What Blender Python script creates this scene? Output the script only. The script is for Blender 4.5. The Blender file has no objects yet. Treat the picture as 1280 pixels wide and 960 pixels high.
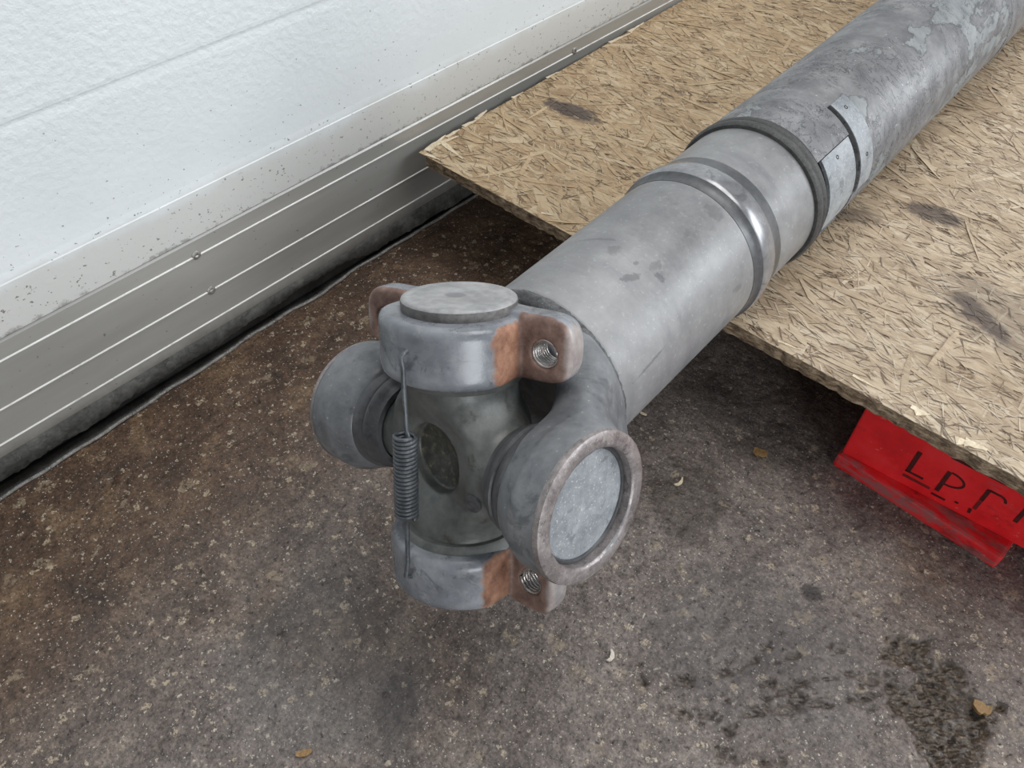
import bpy, bmesh, math, random
import numpy as np
from mathutils import Matrix, Vector

random.seed(7); rng = np.random.default_rng(11)
scene = bpy.context.scene
COL = scene.collection

# ------------------------------------------------------------------ camera
CAM_H = 0.80
FPX = 961.0
PITCH = math.atan(1087.0 / FPX)
YAW = math.radians(42.5)
Fv = Vector((-math.sin(YAW) * math.cos(PITCH), math.cos(YAW) * math.cos(PITCH), -math.sin(PITCH)))
Rv = Vector((math.cos(YAW), math.sin(YAW), 0)); Uv = Rv.cross(Fv)
cd = bpy.data.cameras.new('camera'); cam = bpy.data.objects.new('camera', cd); COL.objects.link(cam)
cd.sensor_width = 36.0; cd.lens = FPX / 1280.0 * 36.0; cd.clip_start = 0.02
cam.matrix_world = Matrix(((Rv.x, Uv.x, -Fv.x, 0), (Rv.y, Uv.y, -Fv.y, 0), (Rv.z, Uv.z, -Fv.z, CAM_H), (0, 0, 0, 1)))
scene.camera = cam

# ------------------------------------------------------------------ light
world = bpy.data.worlds.new('world'); scene.world = world; world.use_nodes = True
bgn = world.node_tree.nodes['Background']
bgn.inputs[0].default_value = (0.86, 0.93, 1.0, 1); bgn.inputs[1].default_value = 0.28

def area(name, loc, target, sx, sy, power, color):
    l = bpy.data.lights.new(name, 'AREA'); l.shape = 'RECTANGLE'; l.size = sx; l.size_y = sy
    l.energy = power; l.color = color
    o = bpy.data.objects.new(name, l); COL.objects.link(o); o.location = loc
    o.rotation_euler = (Vector(target) - Vector(loc)).to_track_quat('-Z', 'Y').to_euler()
    return o
# daylight through the hall's windows (far right) and a row of ceiling lamps
area('window_daylight', (3.6, 3.4, 2.3), (-0.3, 0.7, 0.1), 3.6, 2.2, 200, (0.93, 0.97, 1.0))
area('ceiling_lamp', (0.1, 1.5, 3.6), (-0.2, 0.8, 0.0), 2.6, 1.6, 74, (1.0, 0.98, 0.95))
area('side_window_daylight', (3.6, -2.0, 1.0), (-0.3, 0.4, 0.15), 2.6, 1.5, 115, (0.95, 0.98, 1.0))
scene.view_settings.view_transform = 'Standard'; scene.view_settings.look = 'None'
scene.view_settings.exposure = 0.0; scene.view_settings.gamma = 1.0
scene.view_settings.use_curve_mapping = False

# ------------------------------------------------------------------ shader helpers
class NT:
    def __init__(s, name):
        s.m = bpy.data.materials.new(name); s.m.use_nodes = True
        s.t = s.m.node_tree; s.b = s.t.nodes['Principled BSDF']
        s.co = s.t.nodes.new('ShaderNodeTexCoord')
    def obj(s): return s.co.outputs['Object']
    def link(s, a, b): s.t.links.new(a, b)
    def val(s, sock, v):
        if isinstance(v, (int, float)): sock.default_value = v
        elif isinstance(v, (tuple, list)): sock.default_value = tuple(v) + ((1,) if len(v) == 3 and len(sock.default_value) == 4 else ())
        else: s.link(v, sock)
    def map(s, scale=(1, 1, 1), rot=(0, 0, 0), loc=(0, 0, 0), vec=None):
        n = s.t.nodes.new('ShaderNodeMapping'); s.link(vec if vec is not None else s.obj(), n.inputs[0])
        n.inputs['Scale'].default_value = scale; n.inputs['Rotation'].default_value = rot; n.inputs['Location'].default_value = loc
        return n.outputs[0]
    def noise(s, scale, detail=4, rough=0.6, vec=None, dist=0.0):
        n = s.t.nodes.new('ShaderNodeTexNoise'); s.link(vec if vec is not None else s.obj(), n.inputs['Vector'])
        n.inputs['Scale'].default_value = scale; n.inputs['Detail'].default_value = detail
        n.inputs['Roughness'].default_value = rough; n.inputs['Distortion'].default_value = dist
        return n.outputs['Fac']
    def voro(s, scale, feature='F1', vec=None, out='Distance', rnd=1.0):
        n = s.t.nodes.new('ShaderNodeTexVoronoi'); n.feature = feature
        s.link(vec if vec is not None else s.obj(), n.inputs['Vector']); n.inputs['Scale'].default_value = scale
        n.inputs['Randomness'].default_value = rnd
        return n.outputs[out]
    def ramp(s, fac, stops, interp='LINEAR'):
        n = s.t.nodes.new('ShaderNodeValToRGB'); s.link(fac, n.inputs[0]); cr = n.color_ramp; cr.interpolation = interp
        while len(cr.elements) < len(stops): cr.elements.new(0.5)
        for e, (p, c) in zip(cr.elements, stops):
            e.position = p; e.color = (c, c, c, 1) if isinstance(c, (int, float)) else tuple(c) + (1,)
        return n.outputs[0]
    def rng(s, v, a, b, c=0.0, d=1.0, smooth=True):
        n = s.t.nodes.new('ShaderNodeMapRange'); n.interpolation_type = 'SMOOTHSTEP' if smooth else 'LINEAR'
        s.link(v, n.inputs[0])
        for i, q in enumerate((a, b, c, d)): n.inputs[1 + i].default_value = q
        return n.outputs[0]
    def math(s, op, a, b=0.0):
        n = s.t.nodes.new('ShaderNodeMath'); n.operation = op; s.val(n.inputs[0], a); s.val(n.inputs[1], b)
        return n.outputs[0]
    def mix(s, fac, a, b, mode='MIX'):
        n = s.t.nodes.new('ShaderNodeMix'); n.data_type = 'RGBA'; n.blend_type = mode
        s.val(n.inputs[0], fac); s.val(n.inputs[6], a); s.val(n.inputs[7], b)
        return n.outputs[2]
    def xyz(s, vec=None):
        n = s.t.nodes.new('ShaderNodeSeparateXYZ'); s.link(vec if vec is not None else s.obj(), n.inputs[0]); return n.outputs
    def attr(s, name):
        n = s.t.nodes.new('ShaderNodeAttribute'); n.attribute_name = name; return n.outputs
    def bump(s, h, strength=0.3, dist=0.002, normal=None):
        n = s.t.nodes.new('ShaderNodeBump'); s.link(h, n.inputs['Height']); n.inputs['Strength'].default_value = strength
        n.inputs['Distance'].default_value = dist
        if normal is not None: s.link(normal, n.inputs['Normal'])
        return n.outputs[0]
    def blob(s, c, r, rot=0.0, wob=0.35, wscale=30, vec=None):
        """soft-edged patch with an irregular outline (xy plane), 1 inside"""
        m = s.t.nodes.new('ShaderNodeMapping'); m.vector_type = 'TEXTURE'; s.link(vec if vec is not None else s.obj(), m.inputs[0])
        m.inputs['Location'].default_value = (c[0], c[1], 0); m.inputs['Rotation'].default_value = (0, 0, rot)
        m.inputs['Scale'].default_value = (r[0], r[1], 1)
        q = s.xyz(m.outputs[0]); d = s.math('ADD', s.math('MULTIPLY', q[0], q[0]), s.math('MULTIPLY', q[1], q[1]))
        w = s.math('MULTIPLY', s.math('SUBTRACT', s.noise(wscale, 5, 0.7), 0.5), wob * 6)
        return s.rng(s.math('ADD', d, w), 0.35, 1.25, 1.0, 0.0)
    def out(s, color=None, rough=None, metal=None, normal=None, spec=None):
        for k, v in (('Base Color', color), ('Roughness', rough), ('Metallic', metal), ('Normal', normal), ('Specular IOR Level', spec)):
            if v is not None: s.val(s.b.inputs[k], v)
        return s.m

def srgb(r, g, b):
    f = lambda c: (c / 255 / 12.92) if c <= 10 else ((c / 255 + 0.055) / 1.055) ** 2.4
    return (f(r), f(g), f(b))

def metal_paint(name, dark, mid, light, rough=(0.35, 0.6), metal=0.0, scale=14, speck=None, bump=0.25, specamt=0.62, streak=None):
    n = NT(name)
    f = n.noise(scale, 7, 0.65)
    c = n.ramp(f, [(0.28, dark), (0.5, mid), (0.74, light)])
    f2 = n.noise(scale * 5.5, 5, 0.7)
    c = n.mix(0.42, c, n.ramp(f2, [(0.3, dark), (0.75, light)]))
    sm = n.noise(scale * 2.1, 7, 0.72, n.map((1, 1, 1), loc=(3.1, 7.7, 1.3)), 0.7)
    c = n.mix(n.rng(sm, 0.54, 0.64, 0, 0.5), c, tuple(v * 0.62 for v in dark))
    sc = n.noise(scale * 3.3, 6, 0.7, n.map((1, 1, 1), loc=(9.1, 2.7, 5.3)), 1.2)
    c = n.mix(n.rng(sc, 0.6, 0.68, 0, 0.4), c, light)
    if streak is not None:
        st = n.noise(1, 4, 0.6, n.map(streak)); c = n.mix(n.rng(st, 0.5, 0.75, 0, 0.45), c, dark)
    if speck is not None:
        sp = n.noise(scale * 22, 2, 0.5); c = n.mix(n.rng(sp, specamt, specamt + 0.06, 0, 0.8), c, speck)
    r = n.rng(f, 0.3, 0.7, rough[0], rough[1])
    nb = n.bump(f2, bump, 0.0012)
    return n.out(c, r, metal, nb)

M = {}
# ---- tubes, yoke, cross, bearings
def m_tube():
    n = NT('tube_paint'); q = n.xyz()
    f = n.noise(8, 7, 0.62); f2 = n.noise(50, 5, 0.7); st = n.noise(1, 4, 0.6, n.map((7, 30, 7), (0, 0.2, 0.35)))
    c = n.ramp(f, [(0.28, srgb(106, 106, 108)), (0.5, srgb(134, 134, 135)), (0.74, srgb(160, 160, 161))])
    c = n.mix(0.3, c, n.ramp(f2, [(0.3, srgb(104, 104, 106)), (0.75, srgb(166, 166, 166))]))
    c = n.mix(n.rng(st, 0.5, 0.72, 0, 0.5), c, srgb(108, 108, 114))
    c = n.mix(n.rng(n.noise(5, 3, 0.5, n.map((1, 1, 1), loc=(4, 2, 1))), 0.55, 0.68, 0, 0.55), c, srgb(104, 104, 110))
    sp = n.noise(230, 2, 0.5); c = n.mix(n.math('MULTIPLY', n.rng(sp, 0.62, 0.70, 0, 0.75), n.rng(q[1], -0.30, -0.20, 1, 0.25)), c, srgb(194, 194, 192))
    at = n.math('MULTIPLY', n.math('ARCTAN2', q[0], n.math('SUBTRACT', q[2], 0.0)), 0.0915)
    cb = n.t.nodes.new('ShaderNodeCombineXYZ'); n.link(at, cb.inputs[0]); n.link(q[1], cb.inputs[1]); V = cb.outputs[0]
    for ctr, r, rot, k in (((0.031, 0.200), (0.0045, 0.012), -0.38, 0.9), ((0.049, 0.225), (0.006, 0.0035), 0.3, 0.85), ((0.0235, 0.217), (0.003, 0.004), 0, 0.9), ((0.0375, 0.231), (0.005, 0.010), -0.2, 0.5),
                           ((0.0355, 0.338), (0.012, 0.010), 0.0, 0.6), ((-0.002, 0.216), (0.007, 0.009), 0, 0.55), ((0.108, 0.165), (0.0018, 0.028), 0.1, 0.7), ((0.118, 0.318), (0.004, 0.009), 0, 0.6),
                           ((-0.030, 0.222), (0.022, 0.0022), 0.35, 0.5), ((0.02, 0.27), (0.03, 0.05), 0.5, 0.28), ((0.055, 0.255), (0.02, 0.06), 0.2, 0.22)):
        c = n.mix(n.math('MULTIPLY', n.blob(ctr, r, rot, 0.6, 150, V), k * 0.62), c, srgb(72, 72, 76))
    return n.out(c, n.rng(f, 0.3, 0.7, 0.32, 0.52), 0.1, n.bump(f2, 0.16, 0.0012))
M['tube'] = m_tube()
M['bead'] = metal_paint('rubbed_bead', srgb(112, 112, 115), srgb(142, 142, 145), srgb(172, 172, 174), (0.16, 0.3), 0.4, 14, None, 0.12)
M['yoke'] = metal_paint('yoke_paint', srgb(76, 79, 83), srgb(112, 114, 118), srgb(148, 150, 152), (0.34, 0.55), 0.05, 11, srgb(178, 178, 176), 0.3, 0.71)
def m_spider():
    n = NT('spider_paint'); q = n.xyz(); f = n.noise(17, 7, 0.62); f2 = n.noise(100, 5, 0.7)
    c = n.ramp(f, [(0.28, srgb(60, 63, 63)), (0.5, srgb(94, 97, 96)), (0.75, srgb(130, 132, 131))])
    c = n.mix(0.3, c, n.ramp(f2, [(0.3, srgb(62, 64, 62)), (0.75, srgb(140, 140, 134))]))
    r = n.math('ADD', n.math('MULTIPLY', q[0], q[0]), n.math('MULTIPLY', q[2], q[2]))
    k = n.math('MULTIPLY', n.rng(r, 0.00085, 0.00118, 1, 0), n.rng(f2, 0.3, 0.5, 0.5, 1.0))
    grime = n.ramp(n.noise(150, 4, 0.7), [(0.35, srgb(34, 34, 31)), (0.55, srgb(62, 60, 52)), (0.72, srgb(132, 124, 98))])
    c = n.mix(n.math('MULTIPLY', k, 0.85), c, grime)
    g2 = n.noise(34, 5, 0.7, n.map((1, 1, 1), loc=(7, 3, 1))); c = n.mix(n.rng(g2, 0.58, 0.68, 0, 0.6), c, grime)
    return n.out(c, n.rng(f, 0.3, 0.7, 0.3, 0.5), 0.08, n.bump(f2, 0.35, 0.0012))
M['spider'] = m_spider()
def m_cap():
    n = NT('cap_worn_steel'); f = n.noise(26, 6, 0.65); f2 = n.noise(120, 5, 0.7)
    c = n.ramp(f, [(0.28, srgb(112, 113, 116)), (0.5, srgb(148, 149, 151)), (0.75, srgb(184, 182, 181))])
    c = n.mix(0.35, c, n.ramp(f2, [(0.3, srgb(104, 104, 107)), (0.7, srgb(192, 190, 188))]))
    c = n.mix(n.math('MULTIPLY', n.blob((-0.004, 0.0), (0.010, 0.009), 0.3, 0.1, 90), 0.7), c, srgb(104, 104, 108))
    return n.out(c, n.rng(f, 0.3, 0.7, 0.36, 0.58), 0.1, n.bump(f2, 0.25, 0.001))
M['cap'] = m_cap()
M['capwall'] = metal_paint('cap_side_dark', srgb(64, 62, 62), srgb(92, 90, 90), srgb(136, 132, 130), (0.4, 0.6), 0.2, 40, None, 0.4)
M['cup'] = metal_paint('cup_grey_paint', srgb(104, 110, 116), srgb(142, 147, 152), srgb(176, 179, 182), (0.35, 0.55), 0.1, 26, srgb(200, 201, 202), 0.2, 0.64)
M['rim'] = metal_paint('worn_rim_metal', srgb(92, 86, 86), srgb(142, 134, 134), srgb(190, 182, 180), (0.28, 0.5), 0.45, 40, srgb(225, 222, 220), 0.3, 0.68)
M['dark_band'] = metal_paint('dark_band_metal', srgb(62, 63, 65), srgb(84, 85, 88), srgb(110, 110, 112), (0.3, 0.5), 0.2, 18, None, 0.2)
M['rubber'] = metal_paint('black_rubber', srgb(34, 34, 34), srgb(58, 58, 58), srgb(96, 95, 94), (0.45, 0.7), 0.0, 60, srgb(120, 118, 115), 0.5, 0.66)
M['dark'] = metal_paint('gap_shade_black', srgb(10, 10, 10), srgb(16, 16, 16), srgb(26, 25, 24), (0.6, 0.8), 0.0, 30)  # near-black colour stands in for the shade inside sleeve slots and rivet holes
M['weld'] = metal_paint('weld_bead', srgb(50, 51, 53), srgb(82, 83, 85), srgb(118, 119, 120), (0.45, 0.65), 0.15, 50, srgb(180, 180, 178), 0.8, 0.66)
M['spring'] = metal_paint('spring_wire', srgb(58, 61, 66), srgb(86, 90, 95), srgb(120, 124, 128), (0.3, 0.45), 0.3, 60)
M['thread'] = metal_paint('bright_thread', srgb(120, 112, 108), srgb(190, 186, 182), srgb(225, 222, 220), (0.2, 0.4), 0.85, 90)
M['screw'] = metal_paint('screw_head', srgb(118, 116, 112), srgb(150, 148, 144), srgb(184, 182, 178), (0.3, 0.5), 0.5, 200)

def m_sleeve():
    n = NT('sleeve_flaking_paint')
    v = n.map((1, 0.55, 1), (0, 0, 0.4))
    f = n.noise(11, 8, 0.62, v, 0.25)
    base = n.ramp(n.noise(24, 6, 0.65), [(0.3, srgb(90, 90, 93)), (0.55, srgb(120, 120, 122)), (0.78, srgb(150, 150, 151))])
    under = n.ramp(n.noise(45, 4, 0.6), [(0.3, srgb(112, 116, 118)), (0.7, srgb(142, 146, 147))])
    y = n.xyz()[1]
    amt = n.math('ADD', f, n.rng(y, 0.15, 0.40, -0.16, -0.01, False))
    pat = n.rng(amt, 0.55, 0.562, smooth=False)
    edge = n.math('MULTIPLY', n.rng(amt, 0.535, 0.55), n.rng(amt, 0.553, 0.568, 1, 0))
    c = n.mix(pat, base, under); c = n.mix(n.math('MULTIPLY', edge, 0.5), c, srgb(66, 64, 66))
    cr = n.noise(26, 6, 0.7, n.map((1, 1.6, 1), (0, 0, 0.9)), 1.2)
    crack = n.math('MULTIPLY', n.rng(cr, 0.485, 0.5), n.rng(cr, 0.503, 0.518, 1, 0))
    crack = n.math('MULTIPLY', crack, n.rng(n.noise(9, 3), 0.4, 0.5))
    c = n.mix(n.math('MULTIPLY', crack, 0.95), c, srgb(46, 46, 50))
    sp = n.noise(230, 2); c = n.mix(n.rng(sp, 0.68, 0.74, 0, 0.6), c, srgb(190, 190, 190))
    h = n.math('ADD', n.math('MULTIPLY', pat, -0.7), n.math('MULTIPLY', n.noise(60, 5), 0.6))
    return n.out(c, n.rng(f, 0.3, 0.7, 0.36, 0.58), 0.1, n.bump(h, 0.35, 0.0015))
M['sleeve'] = m_sleeve()

def m_wing():
    """glossy blue-grey paint; machined step and pad beside each wing hole are bare and rusted"""
    n = NT('wing_bearing_paint')
    q = n.xyz(); f = n.noise(22, 6, 0.6)
    paint = n.ramp(f, [(0.3, srgb(94, 98, 104)), (0.52, srgb(130, 133, 139)), (0.76, srgb(168, 170, 174))])
    wm_ = n.noise(40, 7, 0.72, None, 0.8); paint = n.mix(n.rng(wm_, 0.54, 0.66, 0, 0.55), paint, srgb(56, 58, 64))
    wd = n.noise(70, 6, 0.7, n.map((1, 1, 1), loc=(5, 2, 8))); paint = n.mix(n.rng(wd, 0.58, 0.68, 0, 0.4), paint, srgb(160, 160, 160))
    fr = n.noise(55, 6, 0.7)
    rust = n.ramp(fr, [(0.3, srgb(94, 64, 50)), (0.48, srgb(140, 100, 80)), (0.64, srgb(168, 128, 104)), (0.8, srgb(176, 156, 142))])
    pad = n.ramp(fr, [(0.3, srgb(84, 62, 56)), (0.55, srgb(134, 108, 98)), (0.78, srgb(172, 150, 140))])
    aa = n.math('ABSOLUTE', q[0]); wob = n.math('MULTIPLY', n.math('SUBTRACT', n.noise(90, 3), 0.5), 0.006)
    a2 = n.math('ADD', aa, wob); m2 = n.math('ADD', q[1], wob)
    k1 = n.math('MULTIPLY', n.rng(a2, 0.0565, 0.0595), n.rng(m2, -0.0035, 0.0, 1, 0))
    k2 = n.math('MULTIPLY', n.rng(a2, 0.0575, 0.0605), n.math('MULTIPLY', n.rng(m2, -0.006, -0.002), n.rng(m2, 0.003, 0.006, 1, 0)))
    edge = n.rng(a2, 0.099, 0.104)
    c = n.mix(k1, paint, rust); c = n.mix(k2, c, pad)
    c = n.mix(n.math('MULTIPLY', edge, 0.75), c, n.ramp(fr, [(0.3, srgb(128, 118, 116)), (0.7, srgb(182, 174, 170))]))
    k = n.math('MAXIMUM', k1, k2)
    r = n.math('ADD', n.rng(f, 0.3, 0.7, 0.2, 0.38), n.math('MULTIPLY', k, 0.42))
    return n.out(c, r, 0.05, n.bump(fr, 0.25, 0.001))
M['wing'] = m_wing()

def m_floor():
    n = NT('oily_concrete')
    q = n.xyz()
    big = n.noise(2.3, 5, 0.6); mid = n.noise(13, 7, 0.65, None, 0.3); fine = n.noise(85, 6, 0.72)
    c = n.ramp(mid, [(0.25, srgb(72, 63, 58)), (0.45, srgb(102, 92, 87)), (0.6, srgb(116, 106, 100)), (0.8, srgb(140, 129, 121))])
    brown = n.ramp(mid, [(0.25, srgb(42, 28, 18)), (0.5, srgb(80, 58, 41)), (0.8, srgb(126, 102, 76))])
    near_door = n.rng(n.math('ADD', q[0], n.math('MULTIPLY', big, 0.35)), -0.52, -0.2, 1, 0)
    c = n.mix(n.math('MULTIPLY', near_door, 0.95), c, brown)
    c = n.mix(n.rng(big, 0.5, 0.68, 0, 0.6), c, brown)
    c = n.mix(0.6, c, n.ramp(fine, [(0.3, 0.08), (0.5, 0.5), (0.7, 0.9)]), 'OVERLAY')
    c = n.mix(0.7, c, n.ramp(n.noise(260, 4, 0.75), [(0.32, 0.1), (0.5, 0.5), (0.68, 0.9)]), 'OVERLAY')
    # pale worn aggregate
    for sc, th, col, amt in ((30, 0.30, srgb(172, 156, 130), 0.42), (62, 0.30, srgb(186, 170, 146), 0.75), (120, 0.28, srgb(196, 184, 166), 0.85), (250, 0.26, srgb(212, 204, 190), 0.9), (420, 0.24, srgb(224, 218, 206), 0.8)):
        vec = n.map((1, 1, 1), (0, 0, sc), (sc * 0.13, sc * 0.07, 0))
        wv = n.t.nodes.new('ShaderNodeVectorMath'); wv.operation = 'ADD'; n.link(vec, wv.inputs[0])
        nz = n.t.nodes.new('ShaderNodeTexNoise'); n.link(vec, nz.inputs['Vector']); nz.inputs['Scale'].default_value = sc * 2.2
        sc_ = n.t.nodes.new('ShaderNodeVectorMath'); sc_.operation = 'SCALE'; n.link(nz.outputs['Color'], sc_.inputs[0]); sc_.inputs['Scale'].default_value = 0.9 / sc
        n.link(sc_.outputs[0], wv.inputs[1])
        d = n.voro(sc, 'F1', wv.outputs[0]); rc = n.voro(sc, 'F1', wv.outputs[0], 'Color')
        rx = n.xyz(rc)[0]
        k = n.math('MULTIPLY', n.rng(d, th * 0.75, th, 1, 0), n.rng(rx, 0.72, 0.84))
        k = n.math('MULTIPLY', k, n.rng(n.noise(sc * 5, 4, 0.75), 0.42, 0.54))
        c = n.mix(n.math('MULTIPLY', k, amt), c, col)
    dk = n.noise(120, 4, 0.7); c = n.mix(n.rng(dk, 0.62, 0.7, 0, 0.75), c, srgb(30, 26, 24))
    # broad oil stains
    st = n.blob((-0.03, 0.42), (0.13, 0.1), 0.5, 0.3, 9); c = n.mix(n.math('MULTIPLY', st, 0.4), c, srgb(66, 64, 66))
    st2 = n.blob((-0.36, 0.10), (0.12, 0.10), 0.5, 0.35, 9); c = n.mix(n.math('MULTIPLY', st2, 0.35), c, srgb(74, 74, 74))
    st3 = n.blob((-0.017, 0.52), (0.016, 0.011), 0.5, 0.5, 60); c = n.mix(n.math('MULTIPLY', st3, 0.85), c, srgb(24, 20, 20))
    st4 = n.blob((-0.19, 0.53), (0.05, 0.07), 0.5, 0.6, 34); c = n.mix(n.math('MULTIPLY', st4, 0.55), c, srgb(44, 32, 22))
    st6 = n.blob((-0.26, 0.11), (0.025, 0.05), 0.6, 0.6, 40); c = n.mix(n.math('MULTIPLY', st6, 0.5), c, srgb(40, 36, 36))
    pit = n.attr('pit')[2]
    pc = n.ramp(n.noise(140, 5, 0.75), [(0.3, srgb(22, 15, 10)), (0.46, srgb(50, 38, 27)), (0.58, srgb(84, 70, 54)), (0.72, srgb(150, 136, 114))])
    c = n.mix(n.math('MULTIPLY', n.math('MULTIPLY', pit, n.rng(n.noise(55, 5, 0.7), 0.36, 0.52, 0.45, 1.0)), 0.92), c, pc)
    wet = n.rng(n.noise(7, 5, 0.6), 0.42, 0.62)
    r = n.math('SUBTRACT', n.rng(wet, 0, 1, 0.62, 0.40, False), n.math('MULTIPLY', pit, 0.32))
    h = n.math('ADD', n.math('MULTIPLY', fine, 0.7), n.math('MULTIPLY', n.noise(300, 3), 0.35))
    h = n.math('SUBTRACT', h, n.math('MULTIPLY', n.rng(dk, 0.6, 0.7), 0.5))
    return n.out(c, r, 0.0, n.bump(h, 0.75, 0.003), 0.55)
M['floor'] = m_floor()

def m_door_paint():
    n = NT('white_stucco_sheet')
    q = n.xyz()
    c = n.ramp(n.noise(2.2, 4), [(0.3, srgb(206, 212, 214)), (0.7, srgb(222, 226, 228))])
    low = n.rng(n.math('ADD', q[2], n.math('MULTIPLY', n.noise(12, 4), 0.04)), 0.255, 0.28, 1, 0)
    c = n.mix(n.math('MULTIPLY', low, 0.8), c, srgb(194, 193, 189))
    sp = n.noise(190, 4, 0.62, n.map((1, 0.7, 1)))
    amt = n.rng(q[2], 0.19, 0.5, 0.635, 0.735, False)
    k = n.rng(n.math('SUBTRACT', sp, amt), 0.0, 0.02)
    c = n.mix(n.math('MULTIPLY', k, 0.8), c, srgb(96, 94, 90))
    dirt = n.math('MULTIPLY', n.rng(q[2], 0.19, 0.215, 1, 0), n.noise(60, 5, 0.7))
    c = n.mix(n.rng(dirt, 0.45, 0.6, 0, 0.6), c, srgb(110, 106, 100))
    h = n.noise(120, 3, 0.55)
    st = n.t.nodes.new('ShaderNodeBump'); n.link(h, st.inputs['Height']); st.inputs['Distance'].default_value = 0.004
    n.link(n.rng(q[2], 0.25, 0.42, 0.12, 0.42), st.inputs['Strength'])
    return n.out(c, 0.42, 0.0, st.outputs[0])
M['door'] = m_door_paint()

def m_alu():
    n = NT('grey_aluminium_profile')
    q = n.xyz()
    c = n.ramp(n.noise(5, 4, 0.6, n.map((1, 0.5, 3))), [(0.3, srgb(158, 157, 153)), (0.7, srgb(180, 179, 175))])
    d = n.math('ADD', q[2], n.math('MULTIPLY', n.noise(26, 6, 0.7), 0.03))
    c = n.mix(n.rng(d, 0.05, 0.075, 0.55, 0.0), c, srgb(96, 90, 82))
    sp = n.noise(130, 2); c = n.mix(n.rng(sp, 0.7, 0.75, 0, 0.6), c, srgb(90, 84, 76))
    return n.out(c, 0.30, 0.30, n.bump(n.noise(160, 3), 0.05, 0.001))
M['alu'] = m_alu()
M['rib'] = metal_paint('rib_highlight_white', srgb(214, 213, 209), srgb(232, 231, 228), srgb(244, 243, 241), (0.3, 0.4), 0.1, 12)  # near-white colour paints the highlight along each aluminium rib
M['sealdirt'] = metal_paint('dirty_seal_rubber', srgb(20, 20, 19), srgb(58, 57, 54), srgb(112, 111, 107), (0.5, 0.8), 0.0, 26, None, 0.6)
M['sealblack'] = metal_paint('wet_black_rubber', srgb(14, 13, 12), srgb(24, 23, 22), srgb(44, 42, 40), (0.25, 0.5), 0.0, 30, srgb(120, 118, 114), 0.5, 0.7)
M['lip'] = metal_paint('worn_seal_lip', srgb(52, 50, 48), srgb(104, 102, 98), srgb(168, 166, 162), (0.25, 0.45), 0.1, 40, srgb(210, 208, 204), 0.8, 0.62)

def m_osb(edge=False):
    n = NT('osb_edge' if edge else 'osb_strands')
    if edge:
        f = n.noise(70, 6, 0.75, n.map((1, 1, 2.4)))
        c = n.ramp(f, [(0.3, srgb(62, 48, 38)), (0.44, srgb(122, 102, 82)), (0.56, srgb(172, 150, 124)), (0.72, srgb(218, 200, 172))])
        return n.out(c, 0.8, 0.0, n.bump(f, 1.0, 0.004))
    at = n.attr('tone')[0]
    n.co.object = None
    geo = n.t.nodes.new('ShaderNodeNewGeometry'); P = geo.outputs['Position']
    q = n.xyz(P)
    gr = n.noise(1, 5, 0.65, n.map((60, 340, 60), (0, 0, 0.12), vec=P))
    g2 = n.noise(28, 6, 0.7, P)
    c = n.mix(0.30, at, n.ramp(gr, [(0.28, srgb(94, 74, 54)), (0.5, srgb(168, 144, 112)), (0.75, srgb(214, 194, 164))]), 'MULTIPLY')
    c = n.mix(0.28, c, n.ramp(gr, [(0.3, srgb(120, 98, 74)), (0.7, srgb(208, 188, 158))]))
    # greyer, trodden right-hand side
    grey = n.rng(n.math('ADD', q[0], n.math('MULTIPLY', g2, 0.25)), -0.32, 0.0)
    hs = n.t.nodes.new('ShaderNodeHueSaturation'); n.link(c, hs.inputs['Color']); hs.inputs['Saturation'].default_value = 0.78; hs.inputs['Value'].default_value = 1.06
    c = n.mix(grey, c, hs.outputs[0])
    c = n.mix(n.rng(g2, 0.52, 0.72, 0, 0.4), c, srgb(112, 90, 66))
    m2 = n.noise(6, 4, 0.6, P); c = n.mix(n.rng(m2, 0.52, 0.7, 0, 0.35), c, srgb(128, 104, 78))
    for ctr, r, rot, a in (((-0.715, 0.925), (0.055, 0.022), 0.05, 0.85), ((-0.165, 1.05), (0.045, 0.022), 0.1, 0.75), ((-0.25, 0.97), (0.05, 0.02), 0.6, 0.5),
                           ((-0.04, 0.885), (0.05, 0.018), -0.55, 0.7), ((-0.02, 0.90), (0.10, 0.06), -0.4, 0.35), ((-0.44, 0.74), (0.05, 0.06), 0.3, 0.35)):
        b = n.blob(ctr, r, rot, 0.4, 40, P); c = n.mix(n.math('MULTIPLY', b, a), c, srgb(66, 58, 60))
    return n.out(c, n.rng(gr, 0.3, 0.7, 0.55, 0.75), 0.0, n.bump(gr, 0.45, 0.002), 0.35)
M['osb'] = m_osb(); M['osbedge'] = m_osb(True)
M['splinter'] = metal_paint('pale_splinter_wood', srgb(186, 166, 134), srgb(222, 206, 178), srgb(244, 234, 214), (0.7, 0.85), 0.0, 60, None, 0.4)

def m_red(name, worn):
    n = NT(name); f = n.noise(16, 6, 0.65); g = n.noise(60, 5, 0.7, n.map((0.4, 1, 1)))
    c = n.ramp(f, [(0.3, srgb(190, 26, 32)), (0.5, srgb(222, 32, 38)), (0.75, srgb(232, 52, 56))])
    c = n.mix(n.rng(g, 0.6 - worn * 0.14, 0.74 - worn * 0.1, 0, 0.35 + worn * 0.45), c, srgb(146, 92, 92))
    c = n.mix(n.rng(n.noise(24, 5, 0.7, n.map((0.5, 1, 1), loc=(3, 1, 2))), 0.6 - worn * 0.1, 0.72, 0, 0.5 + worn * 0.3), c, srgb(58, 22, 22))
    sp = n.noise(130, 3); c = n.mix(n.rng(sp, 0.66, 0.72, 0, 0.6), c, srgb(206, 120, 112))
    return n.out(c, n.rng(f, 0.3, 0.7, 0.38, 0.55), 0.0, n.bump(g, 0.3, 0.0015))
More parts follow.
